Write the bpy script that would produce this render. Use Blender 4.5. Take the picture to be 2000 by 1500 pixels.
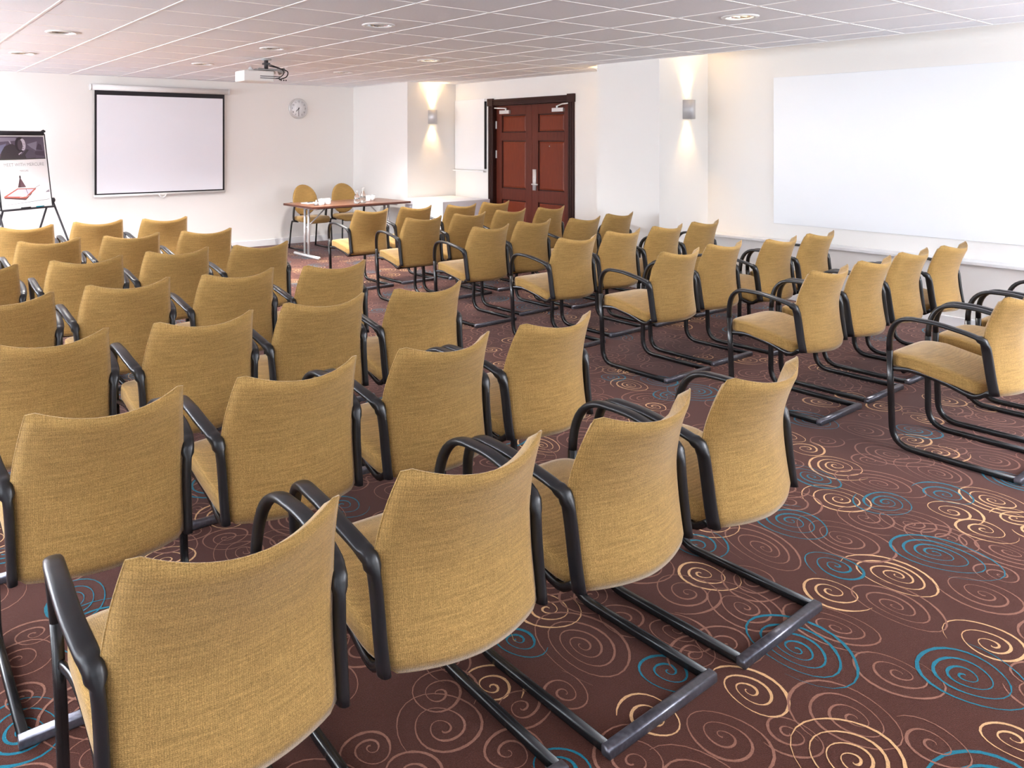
import bpy, bmesh, math, random
from mathutils import Vector, Matrix
R = math.radians
SC = bpy.context.scene
for o in list(bpy.data.objects): bpy.data.objects.remove(o)
COL = SC.collection

# ------------------------------------------------------------------ camera, light, exposure
EYE = 1.578; YAW = 0.6357; FPX = 1508.04; PX, PY = 833.4, 274.3
cam = bpy.data.cameras.new('camera'); co = bpy.data.objects.new('camera', cam); COL.objects.link(co)
cam.sensor_width = 36; cam.lens = FPX/2000*36; cam.shift_x = (1000-PX)/2000; cam.shift_y = (PY-750)/2000
cam.clip_start = .05
co.location = (0, 0, EYE); co.rotation_euler = (R(90), 0, -YAW); SC.camera = co
SC.view_settings.view_transform = 'Standard'; SC.view_settings.look = 'None'
SC.view_settings.gamma = 1; SC.view_settings.use_curve_mapping = False
SC.view_settings.exposure = 0.93
w = bpy.data.worlds.new('sky'); SC.world = w; w.use_nodes = True
w.node_tree.nodes['Background'].inputs[0].default_value = (.75, .86, 1, 1)
w.node_tree.nodes['Background'].inputs[1].default_value = 1.0

def area(name, loc, rot, sx, sy, power, col=(1, 1, 1)):
    l = bpy.data.lights.new(name, 'AREA'); l.shape = 'RECTANGLE'; l.size = sx; l.size_y = sy
    l.energy = power; l.color = col
    o = bpy.data.objects.new(name, l); o.location = loc; o.rotation_euler = rot; COL.objects.link(o); return o
def spot(name, loc, rot, power, col, ang=120, blend=1, rad=.03):
    l = bpy.data.lights.new(name, 'SPOT'); l.energy = power; l.color = col; l.spot_size = R(ang); l.spot_blend = blend
    l.shadow_soft_size = rad
    o = bpy.data.objects.new(name, l); o.location = loc; o.rotation_euler = rot; COL.objects.link(o); return o
# daylight through the windows of the left wall and of the wall behind the camera
WIN_L = [(-1.2, 1.2), (2.0, 4.4), (5.2, 7.6), (8.2, 10.2)]
LEFT_GAIN = [.25, .45, 1.1, 1.75]          # power factors, no blinds: far windows boosted to brighten the back wall
WIN_N = [(-1.9, .5), (1.5, 3.9), (4.7, 6.9)]
for (y0, y1), gain in zip(WIN_L, LEFT_GAIN):
    area('daylight', (-3.33, (y0+y1)/2, 1.55), (0, R(-90), 0), 1.5, y1-y0, gain*30*(y1-y0), (.87, .935, 1))
    # added upward fill that lifts the ceiling, standing in for ground bounce
    area('ceiling_fill', (-3.30, (y0+y1)/2, 1.5), (0, R(-146), 0), 1.2, y1-y0, gain*95*(y1-y0), (.92, .955, 1)).data.spread = R(95)
for (x0, x1), gain in zip(WIN_N, (.04, .25, 1.5)):  # power factors chosen to brighten the right block's chair backs
    area('daylight', ((x0+x1)/2, -2.73, 1.55), (R(90), 0, 0), x1-x0, 1.5, gain*20*(x1-x0), (.93, .965, 1))
    area('ceiling_fill', ((x0+x1)/2, -2.70, 1.5), (R(142), 0, 0), x1-x0, 1.2, gain*80*(x1-x0), (.92, .955, 1)).data.spread = R(95)  # same added upward fill, from the near wall

CE = EYE+.854               # suspended ceiling
GX, GY, T = 1.002, 2.703, .6
XB, XD, XP, XC, XW = 10.75, 7.36, 6.72, 6.46, 7.58   # back wall Y, door wall, pillar face, corner block, bay wall
YC, YP1, YP0 = 9.23, 5.87, 5.03
WARM = (1, .62, .26)

# ------------------------------------------------------------------ helpers
def ray(u, v):
    xr = (u-PX)/FPX; z = -(v-PY)/FPX; c, s = math.cos(YAW), math.sin(YAW)
    return xr*c+s, -xr*s+c, z
def at_z(u, v, z=0):
    d = ray(u, v); t = (z-EYE)/d[2]; return d[0]*t, d[1]*t
def project(X, Y, Z):
    c, s = math.cos(YAW), math.sin(YAW); xr = X*c-Y*s; yf = X*s+Y*c
    if yf < .05: return None
    return PX+FPX*xr/yf, PY-FPX*(Z-EYE)/yf

class MB:
    def __init__(s): s.v = []; s.f = []; s.m = []; s.sm = []; s.xf = None
    def add(s, vs, fs, mi=0, smooth=False):
        b = len(s.v)
        if s.xf: vs = [s.xf @ Vector(p) for p in vs]
        s.v += [tuple(p) for p in vs]
        for f in fs: s.f.append([b+i for i in f]); s.m.append(mi); s.sm.append(smooth)
        return s
    def box(s, x0, x1, y0, y1, z0, z1, mi=0):
        p = [(x, y, z) for z in (z0, z1) for y in (y0, y1) for x in (x0, x1)]
        return s.add(p, [(0, 2, 3, 1), (4, 5, 7, 6), (0, 1, 5, 4), (2, 6, 7, 3), (0, 4, 6, 2), (1, 3, 7, 5)], mi)
    def prism(s, poly, z0, z1, mi=0):
        n = len(poly)
        return s.add([(x, y, z0) for x, y in poly]+[(x, y, z1) for x, y in poly],
                     [tuple(range(n-1, -1, -1)), tuple(range(n, 2*n))]+[(i, (i+1) % n, n+(i+1) % n, n+i) for i in range(n)], mi)
    def lathe(s, prof, seg=24, c=(0, 0, 0), mi=0, smooth=True, axis='z', cap=True):
        vs = []
        for r, z in prof:
            for k in range(seg):
                a = 2*math.pi*k/seg; p = (r*math.cos(a), r*math.sin(a), z)
                if axis == 'y': p = (p[0], -p[2], p[1])
                vs.append((p[0]+c[0], p[1]+c[1], p[2]+c[2]))
        fs = []
        for i in range(len(prof)-1):
            for k in range(seg):
                k2 = (k+1) % seg; fs.append((i*seg+k, i*seg+k2, (i+1)*seg+k2, (i+1)*seg+k))
        if cap and prof[0][0] > 1e-6: fs.append(tuple(range(seg-1, -1, -1)))
        if cap and prof[-1][0] > 1e-6: fs.append(tuple((len(prof)-1)*seg+k for k in range(seg)))
        return s.add(vs, fs, mi, smooth)
    def sweep(s, pts, size, seg=10, side=None, mi=0, power=2.0, smooth=True):
        """tube along pts; size = (lateral, thick) half sizes, or one pair per point; side = fixed lateral axis"""
        pts = [Vector(p) for p in pts]; n = len(pts); vs = []
        sz = size if isinstance(size, list) else [size]*n
        prev = None
        for i, p in enumerate(pts):
            t = (pts[min(i+1, n-1)]-pts[max(i-1, 0)]).normalized()
            if side is not None: a = Vector(side); a = (a-t*a.dot(t)).normalized()
            else:
                a = prev if prev is not None else (Vector((0, 0, 1)) if abs(t.z) < .9 else Vector((1, 0, 0)))
                a = (a-t*a.dot(t)).normalized()
            prev = a; b = t.cross(a)
            for k in range(seg):
                th = 2*math.pi*(k+.5)/seg; c0, s0 = math.cos(th), math.sin(th)
                cx = math.copysign(abs(c0)**(2/power), c0); sx = math.copysign(abs(s0)**(2/power), s0)
                vs.append(p+a*(cx*sz[i][0])+b*(sx*sz[i][1]))
        fs = [(i*seg+k, i*seg+(k+1) % seg, (i+1)*seg+(k+1) % seg, (i+1)*seg+k) for i in range(n-1) for k in range(seg)]
        fs += [tuple(range(seg-1, -1, -1)), tuple((n-1)*seg+k for k in range(seg))]
        return s.add(vs, fs, mi, smooth)
    def mesh(s, name, mats):
        me = bpy.data.meshes.new(name); me.from_pydata(s.v, [], s.f)
        for m in (mats if isinstance(mats, (list, tuple)) else [mats]): me.materials.append(m)
        me.polygons.foreach_set('material_index', s.m); me.polygons.foreach_set('use_smooth', s.sm)
        bm = bmesh.new(); bm.from_mesh(me); bmesh.ops.recalc_face_normals(bm, faces=bm.faces); bm.to_mesh(me); bm.free()
        me.update(); return me
def link(name, me, parent=None, loc=(0, 0, 0), rz=0):
    o = bpy.data.objects.new(name, me); COL.objects.link(o); o.location = loc; o.rotation_euler = (0, 0, rz)
    if parent is not None: o.parent = parent
    return o
def part(name, mb, mats, parent=None, bevel=0, label=None, seg=2):
    o = link(name, mb.mesh(name, mats), parent)
    if bevel:
        b = o.modifiers.new('bevel', 'BEVEL'); b.width = bevel; b.segments = seg; b.limit_method = 'ANGLE'; b.angle_limit = R(40)
    if label: o['label'] = label
    return o
def thing(name, label, cat, loc=(0, 0, 0), rz=0, group=None):
    o = bpy.data.objects.new(name, None); COL.objects.link(o); o.location = loc; o.rotation_euler = (0, 0, rz); o.empty_display_size = .1
    return tag(o, label, cat, group)
def tag(o, label, cat, group=None):
    o['label'] = label; o['category'] = cat
    if group: o['group'] = group
    return o
def struct(o, label=None):
    o['kind'] = 'structure'
    if label: o['label'] = label
    return o
def bez(p0, p1, p2, n=6):
    p0, p1, p2 = Vector(p0), Vector(p1), Vector(p2)
    return [p0*(1-t)**2+p1*2*t*(1-t)+p2*t*t for t in [i/n for i in range(n+1)]]
def spline(pts, n=6):
    P = [Vector(p) for p in pts]; P = [2*P[0]-P[1]]+P+[2*P[-1]-P[-2]]; out = []
    for i in range(1, len(P)-2):
        for k in range(n):
            t = k/n; a, b, c, d = P[i-1:i+3]
            out.append(.5*((2*b)+(c-a)*t+(2*a-5*b+4*c-d)*t*t+(3*b-a-3*c+d)*t**3))
    return out+[P[-2]]

# ------------------------------------------------------------------ materials
def lin(r, g, b):
    f = lambda c: c/12.92 if c <= .04045 else ((c+.055)/1.055)**2.4
    return (f(r/255), f(g/255), f(b/255), 1)
def mat(name, col, rough=.6, metal=0, noise=0, nscale=8, bump=0, bscale=200, emit=None, estr=0, spec=.5, coat=0, stretch=None):
    m = bpy.data.materials.new(name); m.use_nodes = True; N = m.node_tree; L = N.links; b = N.nodes['Principled BSDF']
    b.inputs['Base Color'].default_value = col; b.inputs['Roughness'].default_value = rough; b.inputs['Metallic'].default_value = metal
    b.inputs['Specular IOR Level'].default_value = spec; b.inputs['Coat Weight'].default_value = coat
    tc = N.nodes.new('ShaderNodeTexCoord'); src = tc.outputs['Object']
    if stretch:
        mp = N.nodes.new('ShaderNodeMapping'); mp.inputs['Scale'].default_value = stretch; L.new(src, mp.inputs[0]); src = mp.outputs[0]
    if noise:
        n = N.nodes.new('ShaderNodeTexNoise'); n.inputs['Scale'].default_value = nscale; n.inputs['Detail'].default_value = 5
        L.new(src, n.inputs['Vector'])
        mx = N.nodes.new('ShaderNodeMix'); mx.data_type = 'RGBA'
        mx.inputs[6].default_value = tuple(c*(1-noise) for c in col[:3])+(1,); mx.inputs[7].default_value = tuple(min(1, c*(1+noise)) for c in col[:3])+(1,)
        L.new(n.outputs[0], mx.inputs[0]); L.new(mx.outputs[2], b.inputs['Base Color'])
    if bump:
        n = N.nodes.new('ShaderNodeTexNoise'); n.inputs['Scale'].default_value = bscale; L.new(src, n.inputs['Vector'])
        bp = N.nodes.new('ShaderNodeBump'); bp.inputs['Strength'].default_value = bump; bp.inputs['Distance'].default_value = .002
        L.new(n.outputs[0], bp.inputs['Height']); L.new(bp.outputs[0], b.inputs['Normal'])
    if emit: b.inputs['Emission Color'].default_value = emit; b.inputs['Emission Strength'].default_value = estr
    return m
def fabric():
    m = bpy.data.materials.new('woven_tan_fabric'); m.use_nodes = True; N = m.node_tree; L = N.links; b = N.nodes['Principled BSDF']
    nn = N.nodes.new; tc = nn('ShaderNodeTexCoord'); O = tc.outputs['Object']
    def noise(scale, st, det=3):
        mp = nn('ShaderNodeMapping'); mp.inputs['Scale'].default_value = st; L.new(O, mp.inputs[0])
        n = nn('ShaderNodeTexNoise'); n.inputs['Scale'].default_value = scale; n.inputs['Detail'].default_value = det; L.new(mp.outputs[0], n.inputs['Vector']); return n.outputs[0]
    h = noise(9, (1.2, 1.2, 26)); v = noise(9, (30, 30, 1.4)); fine = noise(420, (1, 1, 1), 1)
    def ramp(a, b_):
        r = nn('ShaderNodeMapRange'); r.inputs[1].default_value = .3; r.inputs[2].default_value = .7; r.inputs[3].default_value = a; r.inputs[4].default_value = b_; return r
    r1 = ramp(.84, 1.16); L.new(h, r1.inputs[0]); r2 = ramp(.90, 1.10); L.new(v, r2.inputs[0]); r3 = ramp(.72, 1.28); L.new(fine, r3.inputs[0])
    # herringbone-like weave: two fine waves
    w1 = nn('ShaderNodeTexWave'); w1.bands_direction = 'Z'; w1.inputs['Scale'].default_value = 95; w1.inputs['Distortion'].default_value = 1.2; L.new(O, w1.inputs['Vector'])
    w2 = nn('ShaderNodeTexWave'); w2.bands_direction = 'X'; w2.inputs['Scale'].default_value = 70; w2.inputs['Distortion'].default_value = 1.2; L.new(O, w2.inputs['Vector'])
    ad = nn('ShaderNodeMath'); ad.operation = 'MULTIPLY'; L.new(w1.outputs[1], ad.inputs[0]); L.new(w2.outputs[1], ad.inputs[1])
    r4 = nn('ShaderNodeMapRange'); r4.inputs[3].default_value = .9; r4.inputs[4].default_value = 1.25; L.new(ad.outputs[0], r4.inputs[0])
    def mul(a, c):
        q = nn('ShaderNodeMath'); q.operation = 'MULTIPLY'; L.new(a, q.inputs[0]); L.new(c, q.inputs[1]); return q.outputs[0]
    f = mul(mul(r1.outputs[0], r2.outputs[0]), mul(r3.outputs[0], r4.outputs[0]))
    oi = nn('ShaderNodeObjectInfo'); r5 = nn('ShaderNodeMapRange'); r5.inputs[3].default_value = .95; r5.inputs[4].default_value = 1.05; L.new(oi.outputs['Random'], r5.inputs[0])
    f = mul(f, r5.outputs[0])
    vm = nn('ShaderNodeVectorMath'); vm.operation = 'SCALE'; vm.inputs[0].default_value = FAB[:3]; L.new(f, vm.inputs['Scale'])
    L.new(vm.outputs[0], b.inputs['Base Color'])
    bp = nn('ShaderNodeBump'); bp.inputs['Strength'].default_value = .35; bp.inputs['Distance'].default_value = .0015
    L.new(mul(r3.outputs[0], r4.outputs[0]), bp.inputs['Height']); L.new(bp.outputs[0], b.inputs['Normal'])
    b.inputs['Roughness'].default_value = .9; b.inputs['Specular IOR Level'].default_value = .15
    b.inputs['Sheen Weight'].default_value = .55; b.inputs['Sheen Tint'].default_value = (1, .9, .78, 1); b.inputs['Sheen Roughness'].default_value = .38
    return m
FAB = lin(166, 132, 78)
M = {}
M['fabric'] = fabric()
M['wall'] = mat('cream_wall_paint', (.89, .87, .84, 1), .75, bump=.06, bscale=90, spec=.3)
M['white'] = mat('white_paint', (.86, .86, .87, 1), .5)
M['ceil'] = mat('ceiling_tile_board', (.89, .90, .95, 1), .9, noise=.04, nscale=60, bump=.15, bscale=300, spec=.1)
M['grid'] = mat('white_ceiling_grid', (.93, .91, .91, 1), .5)
M['carpet'] = mat('brown_carpet_pile', lin(76, 43, 34), .95, noise=.6, nscale=260, bump=.8, bscale=420, spec=.08)
M['mauve'] = mat('mauve_carpet_pile', lin(142, 100, 84), .95, noise=.45, nscale=260, bump=.6, bscale=500, spec=.08)
M['sand'] = mat('sand_carpet_pile', lin(214, 170, 124), .95, noise=.45, nscale=260, bump=.6, bscale=500, spec=.08)
M['teal'] = mat('teal_carpet_pile', lin(26, 112, 132), .95, noise=.45, nscale=260, bump=.6, bscale=500, spec=.08)
M['black'] = mat('black_plastic', (.012, .012, .014, 1), .32, bump=.05, bscale=600)
M['steel_black'] = mat('black_coated_steel', (.01, .01, .011, 1), .25, spec=.6)
M['worn'] = mat('scuffed_dark_steel', (.15, .15, .18, 1), .3, metal=.7, noise=.7, nscale=60)
M['chrome'] = mat('brushed_metal', (.70, .69, .69, 1), .42, metal=.45)
M['rosewood'] = mat('dark_red_wood', lin(90, 34, 18), .5, noise=.35, nscale=9, stretch=(6, 6, .7), spec=.3)
M['redpanel'] = mat('red_wood_panel', lin(110, 41, 13), .48, noise=.3, nscale=9, stretch=(6, 6, .7), spec=.3)
M['frame'] = mat('dark_brown_wood', lin(52, 25, 21), .5, noise=.3, nscale=9, stretch=(6, 6, .7), spec=.25)
M['tabletop'] = mat('brown_wood_laminate', lin(130, 84, 58), .3, noise=.2, nscale=6, stretch=(1, 8, 8))
M['edge'] = mat('dark_table_edge', lin(84, 46, 34), .5)
M['board'] = mat('whiteboard_enamel', (.88, .9, .93, 1), .3)
M['screen'] = mat('projection_screen_cloth', (.86, .87, .93, 1), .8)
M['border'] = mat('black_screen_border', (.012, .01, .014, 1), .7)
M['plastic'] = mat('white_plastic', (.8, .79, .78, 1), .35)
M['grey'] = mat('grey_plastic', (.42, .41, .41, 1), .4)
M['dark'] = mat('dark_metal', (.05, .045, .05, 1), .4)
M['cloth'] = mat('white_tablecloth', (.84, .85, .92, 1), .85, noise=.04)
M['sconce'] = mat('brushed_silver_sconce', (.60, .60, .62, 1), .5, metal=.55)
M['lampglow'] = mat('warm_lamp', (1, .9, .7, 1), .5, emit=(1, .75, .42, 1), estr=14)
M['reflector'] = mat('downlight_reflector', (.74, .76, .8, 1), .18, metal=.85)
M['paper'] = mat('white_paper', (.88, .88, .9, 1), .7)
def glass():
    m = mat('clear_glass', (.95, .98, .98, 1), .03); m.node_tree.nodes['Principled BSDF'].inputs['Transmission Weight'].default_value = .92
    return m
M['glass'] = glass()

for k_ in ('carpet', 'mauve', 'sand', 'teal'):      # soft pile sheen, strongest at grazing view
    b_ = M[k_].node_tree.nodes['Principled BSDF']
    b_.inputs['Sheen Weight'].default_value = .22; b_.inputs['Sheen Roughness'].default_value = .35; b_.inputs['Sheen Tint'].default_value = (.95, .74, .74, 1)
# ------------------------------------------------------------------ room shell
XL, YN = -3.2, -2.6
floor = struct(part('floor', MB().box(XL-.2, XW+.3, YN-.2, XB+.3, -.1, 0), M['carpet']), 'brown carpet woven with spirals')

# carpet print: spirals at the places read from the photograph, then scattered ones (flat, part of the weave)
random.seed(11)
sp = []
def zc(x, y): return 900+x/1.818, 700+y/1.818
def hand(kind, lst):
    for x, y, rx, ry in lst:
        u, v = zc(x, y); a = at_z(u, v); b = at_z(u+rx/1.818, v); c = at_z(u, v-ry/1.818)
        A = math.dist(a, b); B = math.dist(a, c)
        sp.append((a[0], a[1], min(max(A, .08), .27), min(max(B, .08), .27), kind))
hand('sand', [(1330, 380, 115, 38), (1345, 500, 125, 48), (1550, 770, 130, 75), (1890, 505, 110, 50), (1740, 545, 95, 38), (900, 580, 140, 50), (850, 765, 105, 60),
              (1310, 825, 110, 60), (1890, 1020, 140, 70), (1020, 1180, 130, 100), (310, 890, 130, 75), (110, 1170, 115, 85), (670, 1280, 120, 90), (1960, 1350, 120, 85),
              (600, 95, 65, 25), (290, 310, 80, 40), (1150, 275, 62, 28), (690, 172, 50, 18), (1280, 155, 60, 22), (1640, 215, 60, 22), (-300, 640, 85, 55), (-800, 1300, 90, 60)])
hand('teal', [(1250, 420, 90, 45), (1720, 485, 100, 38), (1680, 690, 150, 80), (1330, 735, 100, 55), (1190, 1035, 185, 125), (1790, 1130, 200, 105), (740, 1110, 115, 75),
              (840, 665, 110, 50), (1250, 225, 95, 35), (700, 78, 70, 25), (1610, 255, 75, 28), (200, 1000, 75, 65), (1960, 440, 80, 40), (-420, 760, 110, 60),
              (-1380, 860, 120, 80), (-1560, 1330, 170, 130), (-420, 520, 90, 45), (340, 1450, 90, 40)])
hand('mauve', [(1080, 675, 130, 95), (1350, 640, 150, 80), (1490, 445, 120, 62), (1010, 885, 140, 95), (430, 1020, 170, 135), (1160, 1330, 110, 85), (1400, 1280, 190, 130),
               (930, 1340, 150, 120), (1540, 880, 130, 90), (1560, 1120, 140, 95), (1340, 960, 130, 100), (1860, 840, 130, 70), (1950, 690, 110, 70), (1520, 340, 120, 50),
               (1700, 410, 110, 50), (370, 1190, 95, 75), (760, 965, 110, 80), (1420, 255, 90, 35), (1600, 590, 120, 60), (1740, 640, 110, 55), (1680, 1370, 130, 90),
               (-60, 1320, 180, 130), (-320, 1380, 110, 80), (-640, 650, 110, 60)])
HAND = len(sp)
cell = {}
def near(x, y): return [q for i in range(-1, 2) for j in range(-1, 2) for q in cell.get((int(x/.4)+i, int(y/.4)+j), [])]
def put(q): cell.setdefault((int(q[0]/.4), int(q[1]/.4)), []).append(q)
for q in sp: put(q)
for k in range(16000):
    x = random.uniform(-1.2, XW-.15); y = random.uniform(.2, XB-.1)
    if x < .1*y-.6: continue
    r = random.uniform(.085, .19)
    pr_ = project(x, y, 0)
    if pr_ is None: continue
    mind = .52 if k < 9000 else .66
    if any(math.hypot(x-q[0], y-q[1]) < mind*(r+max(q[2], q[3])) for q in near(x, y)): continue
    t = random.random(); kind = 'mauve' if t < .76 else ('sand' if t < .89 else 'teal')
    q = (x, y, r*random.uniform(.85, 1.15), r*random.uniform(.8, 1.1), kind); sp.append(q); put(q)
KI = {'mauve': 0, 'sand': 1, 'teal': 2}
pm = MB(); lift = 0
for i, (x, y, a, b, kind) in enumerate(sp):
    d = math.hypot(x, y)
    rr = max(a, b); turns = max(2.6, min(4.6, rr/.041)) if kind != 'mauve' else max(2.4, min(4.4, rr/.045))
    n = int(turns*(26 if d < 5 else 16)); ph = random.uniform(0, 6.28); ax = random.uniform(-.35, .35); hw = {'mauve': .0027, 'sand': .0031, 'teal': .0034}[kind]
    ofx, ofy = random.uniform(-.16, .16)*a, random.uniform(-.16, .16)*b; sgn = 1 if random.random() < .75 else -1
    z = .0004+(i % 37)*.00002; vs = []; fs = []
    for k in range(n+1):
        t = k/n; th = ph+sgn*t*turns*2*math.pi; wob = 1+.035*math.sin(3*th+ph)
        rad = (.04+.66*t+.30*t*t)*wob
        cx = x+ofx*t; cy = y+ofy*t
        ca, sa = math.cos(ax), math.sin(ax); px, py = a*rad*math.cos(th), b*rad*math.sin(th)
        dx, dy = math.cos(th), math.sin(th)
        h = hw*(1+.5*math.sin(th*1.0+ph)+.12*math.sin(th*9.3))*(.8+.35*t)
        if t > .95: h *= (1-t)/.05*.8+.2
        h *= random.uniform(.86, 1.14)
        for sg in (-1, 1):
            qx, qy = px+sg*h*dx, py+sg*h*dy
            vs.append((cx+ca*qx-sa*qy, cy+sa*qx+ca*qy, z+.00025*t))
    for k in range(n): fs.append((2*k, 2*k+1, 2*k+3, 2*k+2))
    pm.add(vs, fs, KI[kind])
o = part('spiral_pattern', pm, [M['mauve'], M['sand'], M['teal']], floor); o['kind'] = 'stuff'; o['label'] = 'woven mauve, sand and teal spirals'

# walls
struct(part('wall_back', MB().box(XL-.2, XC+.01, XB, XB+.2, 0, 2.75), M['wall']))
mb = MB()
mb.prism([(XC, YC), (XW+.2, YC), (XW+.2, XB+.2), (XC, XB+.2)], 0, 2.75)
struct(part('wall_corner', mb, M['wall']), 'projecting corner block behind the presenter table')
DY0, DY1, DZ = 6.87, 8.38, 2.095
mb = MB(); mb.box(XD, XD+.2, DY1, YC, 0, 2.75); mb.box(XD, XD+.2, YP1-.05, DY0, 0, 2.75); mb.box(XD, XD+.2, DY0, DY1, DZ, 2.75); mb.box(XD+.2, XD+.24, YP1-.05, YC, 0, 2.75)
struct(part('wall_door', mb, M['wall']), 'wall of the door alcove')
struct(part('wall_pillar', MB().box(XP, XW+.2, YP0, YP1, 0, 2.75), M['wall']), 'square pillar between the alcoves')
struct(part('wall_right', MB().box(XW, XW+.2, YN-.2, YP0, 0, 2.75), M['wall']))
mb = MB()
ys = [YN-.2]+[q for wd in WIN_L for q in wd]+[XB+.2]
for i in range(0, len(ys), 2): mb.box(XL-.2, XL, ys[i], ys[i+1], 0, 2.75)
for a, b in WIN_L: mb.box(XL-.2, XL, a, b, 0, .8); mb.box(XL-.2, XL, a, b, 2.3, 2.75)
struct(part('wall_left', mb, M['wall']))
mb = MB()
xs = [XL-.2]+[q for wd in WIN_N for q in wd]+[XW+.2]
for i in range(0, len(xs), 2): mb.box(xs[i], xs[i+1], YN-.2, YN, 0, 2.75)
for a, b in WIN_N: mb.box(a, b, YN-.2, YN, 0, .8); mb.box(a, b, YN-.2, YN, 2.3, 2.75)
struct(part('wall_near', mb, mat('darkened_unseen_wall', (.30, .25, .21, 1), .8)))  # unseen wall darkened to cut bounce light on the near chair backs
k = 1
for a, b in WIN_L:
    mb = MB(); 
    for yy in (a, (a+b)/2-.025, b-.05): mb.box(XL-.1, XL-.05, yy, yy+.05, .8, 2.3)
    mb.box(XL-.1, XL-.05, a, b, .8, .85); mb.box(XL-.1, XL-.05, a, b, 2.25, 2.3); mb.box(XL-.1, XL+.06, a-.03, b+.03, .77, .80)
    struct(part('window_%d' % k, mb, M['white']), 'white framed window in the left wall'); k += 1
for a, b in WIN_N:
    mb = MB()
    for xx in (a, (a+b)/2-.025, b-.05): mb.box(xx, xx+.05, YN-.1, YN-.05, .8, 2.3)
    mb.box(a, b, YN-.1, YN-.05, .8, .85); mb.box(a, b, YN-.1, YN-.05, 2.25, 2.3)
    struct(part('window_%d' % k, mb, M['white']), 'white framed window behind the chairs'); k += 1
# ledge box along the bay wall
mb = MB(); mb.box(7.44, XW, YN, YP0, 0, .545); struct(part('trim_1', mb, M['wall']), 'boxed-in base below the bay wall')
struct(part('trim_2', MB().box(7.405, XW, YN, YP0, .548, .575), M['white'], bevel=.004), 'long white shelf along the bay wall')
# baseboards
struct(part('baseboard_back', MB().box(XL, XC, XB-.016, XB, 0, .095), M['white'], bevel=.004))
struct(part('baseboard_corner', MB().box(XC-.016, XC, YC, XB-.016, 0, .095), M['white'], bevel=.004))
struct(part('baseboard_pillar', MB().box(XP-.016, XP, YP0, YP1, 0, .095).box(XP, 7.44, YP0-.016, YP0, 0, .095), M['white'], bevel=.004))
struct(part('baseboard_right', MB().box(7.424, 7.44, YN, YP0-.016, 0, .095), M['white'], bevel=.004))
struct(part('baseboard_door', MB().box(XD-.016, XD, YP1, 6.79, 0, .095).box(XD-.016, XD, 8.46, YC, 0, .095), M['white'], bevel=.004))

# ceiling: slab, grid bars and single tiles
mb = MB(); mb.box(XL-.2, XP+.02, YN-.2, XB+.2, CE+.13, CE+.2); mb.box(XP, XD+.2, YP1-.05, XB+.2, CE+.13, CE+.2)
mb.box(XP+.0, XW+.2, YN-.2, YP0, 2.60, 2.66)
ceiling = struct(part('ceiling', mb, M['white']), 'suspended ceiling of pale tiles in a white grid')
part('edge_trim', MB().box(XP+.005, XP+.022, YN, YP0, CE-.004, 2.6), M['white'], ceiling)
DL = {(3, 3): 0, (6, 0): 1, (3, 6): 0, (6, 6): 1, (0, 6): 0, (0, 9): 0, (3, 9): 0, (6, 9): 0}
HR = .098
def tile_mesh(sx, sy, hole=False):
    mb = MB(); g = .0055; x0, x1, y0, y1 = g, sx-g, g, sy-g
    if not hole:
        b = .006
        vs = [(x0, y0, .012), (x1, y0, .012), (x1, y1, .012), (x0, y1, .012), (x0, y0, .004), (x1, y0, .004), (x1, y1, .004), (x0, y1, .004), (x0+b, y0+b, 0), (x1-b, y0+b, 0), (x1-b, y1-b, 0), (x0+b, y1-b, 0)]
        mb.add(vs, [(0, 1, 2, 3), (8, 9, 10, 11)]+[(i+j*4, (i+1) % 4+j*4, (i+1) % 4+j*4+4, i+j*4+4) for j in (0, 1) for i in range(4)])
    else:
        n = 32; vs = []
        for z in (.012, 0):
            for k in range(n):
                a = 2*math.pi*(k+.5)/n; c, s = math.cos(a), math.sin(a); q = 1/max(abs(c), abs(s)); hx, hy = (x1-x0)/2, (y1-y0)/2
                vs.append((sx/2+c*q*hx, sy/2+s*q*hy, z)); vs.append((sx/2+HR*c, sy/2+HR*s, z))
        fs = []
        for k in range(n):
            k2 = (k+1) % n; a, b, c, d = 2*k, 2*k+1, 2*k2+1, 2*k2; e = 2*n
            fs += [(a, b, c, d), (a+e, d+e, c+e, b+e), (a, d, d+e, a+e), (b, b+e, c+e, c)]
        mb.add(vs, fs)
    return mb.mesh('ceiling_tile', M['ceil'])
TM = {}
def visible(x, y, m=120):
    for dx in (0, .6):
        for dy in (0, .6):
            p = project(x+dx, y+dy, CE)
            if p and -m < p[0] < 2000+m and -m*1.2 < p[1] < 400: return True
    return False
rest = MB(); ntile = 0
for a in range(-8, 11):
    for b in range(-10, 15):
        x0, y0 = GX+a*T, GY+b*T; x1, y1 = x0+T, y0+T
        xe = XD if y0 >= YP1-.2 else XP+.005
        if y0 >= YC-.3: xe = XC
        x1 = min(x1, xe); y1 = min(y1, XB); x0c, y0c = max(x0, XL), max(y0, YN)
        if x1-x0c < .03 or y1-y0c < .03: continue
        if visible(x0, y0) and ntile < 296:
            key = (round(x1-x0c, 3), round(y1-y0c, 3), (a, b) in DL)
            if key not in TM: TM[key] = tile_mesh(*key)
            link('ceiling_tile', TM[key], ceiling, (x0c, y0c, CE)); ntile += 1
        else: rest.box(x0c+.007, x1-.007, y0c+.007, y1-.007, CE, CE+.012)
o = part('tile_field', rest, M['ceil'], ceiling); o['kind'] = 'stuff'
for a in range(-7, 11):
    x = GX+a*T
    y0 = YN if x < XP else YP1
    y1 = XB if x < XC else YC
    if x < XD-.02: part('grid_bar', MB().box(x-.008, x+.008, y0, y1, CE-.0035, CE+.02), M['grid'], ceiling)
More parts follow.
